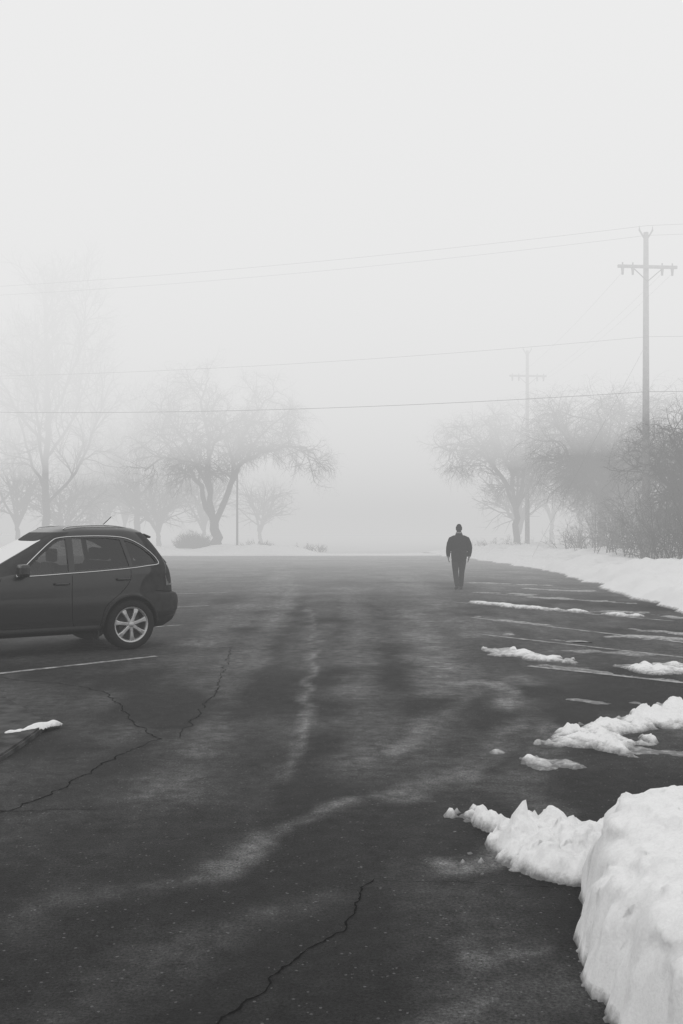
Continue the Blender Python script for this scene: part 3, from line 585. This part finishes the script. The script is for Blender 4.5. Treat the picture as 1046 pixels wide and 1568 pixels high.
for nm,x,y,s in (('wheel_rear_near',0,.03,1),('wheel_front_near',-2.6,.03,1),('wheel_rear_far',0,1.78,-1),('wheel_front_far',-2.6,1.78,-1)): wheel(nm,x,y,s)
box('underbody',(-1.3,CY,.36),(3.6,1.0,.14),M_clad,car,.03)
# ---------------------------------------------------------------- walking man
M_jacket=mat('jacket_cloth',.016,.9,.1,noise=(25,.7,1.3),bump=(14,.6,.03)); M_trouser=mat('trouser_denim',.028,.9,.1,noise=(30,.7,1.3),bump=(14,.5,.02))
M_skin=mat('skin',.30,.6,.4,noise=(20,.9,1.1)); M_shoe=mat('shoe_leather',.02,.6,.3,noise=(20,.8,1.2)); M_cap=mat('knit_cap',.02,.95,.1,noise=(60,.6,1.4)); M_hair=mat('hair',.03,.8,.3,noise=(60,.6,1.4)); M_eye=mat('eye',.5,.2,.5,noise=(5,.95,1.0))
man=empty('walking_man',(3.28,27.2,0),math.radians(3))
bmv=[];bmf=[]
def cap_tube(pts,rad,n=16):
    P=[np.array(p,float) for p in pts]; rad=[(r,r) if not isinstance(r,tuple) else r for r in rad]
    T=[P[min(i+1,len(P)-1)]-P[max(i-1,0)] for i in range(len(P))]
    rings=[]
    def ring(p,t,rx,ry):
        t=t/np.linalg.norm(t); ref=np.array([1.,0,0]) if abs(t[0])<.9 else np.array([0,1.,0]); B=np.cross(t,ref); B/=np.linalg.norm(B); A=np.cross(B,t)
        return [p+A*rx*math.cos(2*math.pi*k/n)+B*ry*math.sin(2*math.pi*k/n) for k in range(n)]
    def add(p,t,rx,ry): rings.append(ring(p,t,rx,ry))
    t0=T[0]/np.linalg.norm(T[0]); m0=min(rad[0])
    for q in (75,50,25): add(P[0]-t0*m0*math.sin(math.radians(q)),T[0],rad[0][0]*math.cos(math.radians(q)),rad[0][1]*math.cos(math.radians(q)))
    for i in range(len(P)): add(P[i],T[i],*rad[i])
    t1=T[-1]/np.linalg.norm(T[-1]); m1=min(rad[-1])
    for q in (25,50,75): add(P[-1]+t1*m1*math.sin(math.radians(q)),T[-1],rad[-1][0]*math.cos(math.radians(q)),rad[-1][1]*math.cos(math.radians(q)))
    o=len(bmv); 
    for r_ in rings: bmv.extend(r_)
    for i in range(len(rings)-1):
        for k in range(n): bmf.append((o+i*n+k,o+i*n+(k+1)%n,o+(i+1)*n+(k+1)%n,o+(i+1)*n+k))
    bmf.append(tuple(o+k for k in range(n))[::-1]); bmf.append(tuple(o+(len(rings)-1)*n+k for k in range(n)))
cap_tube([(0,0,.90),(0,0,.98),(0,-.005,1.1),(0,-.01,1.25),(0,-.01,1.37),(0,-.005,1.45),(0,0,1.51)],[(.225,.155),(.225,.155),(.222,.15),(.228,.152),(.225,.145),(.18,.12),(.11,.095)],28)
cap_tube([(0,0,1.48),(0,.01,1.60)],[(.085,.085),(.066,.07)])
cap_tube([(0,.0,1.52),(0,.0,1.56)],[(.105,.1),(.092,.09)])
cap_tube([(0,.03,1.625),(0,.02,1.665),(0,.015,1.71),(0,.01,1.745)],[(.06,.072),(.074,.09),(.080,.098),(.074,.090)],20)
cap_tube([(0,.105,1.70),(0,.125,1.665),(0,.112,1.655)],[.009,.014,.012],8)
for s in (-1,1): cap_tube([(s*.078,.01,1.665),(s*.082,.0,1.70)],[(.008,.016),(.009,.02)],8)
cap_tube([(0,.005,1.725),(0,.0,1.755),(0,0,1.765)],[(.090,.108),(.084,.098),(.072,.084)],20)
for s,fy,ky in ((-1,-.03,.06),(1,.05,-.03)):
    cap_tube([(s*.13,-.005,1.445),(s*.215,-.015,1.40),(s*.268,-.03,1.28),(s*.295,-.04,1.17),(s*.300,.01,1.05),(s*.285,ky+.03,.94)],[.075,.088,.082,.074,.066,.052])
    wx_,wy_,wz_=s*.283,ky+.035,.93
    cap_tube([(wx_,wy_,wz_),(wx_-s*.002,wy_+.008,wz_-.05),(wx_-s*.006,wy_+.016,wz_-.095)],[(.022,.028),(.020,.040),(.016,.040)],12)
    for k,(o_,l_) in enumerate(((.030,.068),(.010,.078),(-.011,.072),(-.031,.056))):
        bx,by,bz=wx_-s*.006,wy_+.016+o_,wz_-.10
        cap_tube([(bx,by,bz+.02),(bx-s*.004,by+.004,bz-l_*.35),(bx-s*.018,by+.004,bz-l_*.72),(bx-s*.036,by,bz-l_*.9)],[.0098,.0092,.0085,.0075],8)
    cap_tube([(wx_-s*.004,wy_+.03,wz_-.045),(wx_-s*.012,wy_+.058,wz_-.075),(wx_-s*.02,wy_+.062,wz_-.11)],[.013,.011,.009],8)
for s,kn,an,az_,ft in ((1,(.095,.09,.50),(.080,.14,.10),0,.14),(-1,(-.095,.03,.50),(-.080,-.17,.13),.035,-.17)):
    cap_tube([(s*.09,0,.92),(s*.10,.02,.78),((s*.1+kn[0])/2,kn[1]*.7,.62),kn,((kn[0]+an[0])/2,(kn[1]+an[1])/2,.30),(an[0],an[1],an[2]+.02)],[.118,.108,.092,.078,.073,.068])
    cap_tube([(an[0],an[1]-.055,.045+az_),(an[0]+s*.005,an[1]+.05,.048+az_*.7),(an[0]+s*.012,an[1]+.17,.034)],[(.038,.042),(.045,.045),(.042,.030)],14)
    cap_tube([(an[0],an[1],an[2]+.02),(an[0],an[1]-.005,.06+az_)],[.045,.045],12)
figure=pmesh('figure',bmv,bmf,[M_jacket],man,True); recalc(figure)
md=figure.modifiers.new('r','REMESH'); md.mode='VOXEL'; md.voxel_size=.0065; md.use_smooth_shade=True
ms=figure.modifiers.new('s','SMOOTH'); ms.iterations=3; ms.factor=.5
bpy.context.view_layer.update(); dg=bpy.context.evaluated_depsgraph_get(); me=bpy.data.meshes.new_from_object(figure.evaluated_get(dg)); figure.modifiers.clear(); figure.data=me
me.materials.clear()
for m_ in (M_jacket,M_trouser,M_skin,M_shoe,M_cap,M_hair): me.materials.append(m_)
for p in me.polygons:
    x,y,z=p.center; p.use_smooth=True
    if z>1.715+(.0 if y<.06 else .015): k=4
    elif z>1.60: k=5 if y<.0 else 2
    elif z>1.575: k=2
    elif abs(x)>.215 and z<.935: k=2
    elif z>.78 : k=0
    elif z>.105: k=1
    else: k=3
    p.material_index=k
for i,s in enumerate((-1,1)):
    bpy.ops.mesh.primitive_uv_sphere_add(radius=.011,segments=12,ring_count=8); o=bpy.context.object; o.name='eye_%d'%i; o.parent=man; o.location=(s*.03,.103,1.695); o.data.materials.append(M_eye)
print('DONE', len(bpy.data.objects))
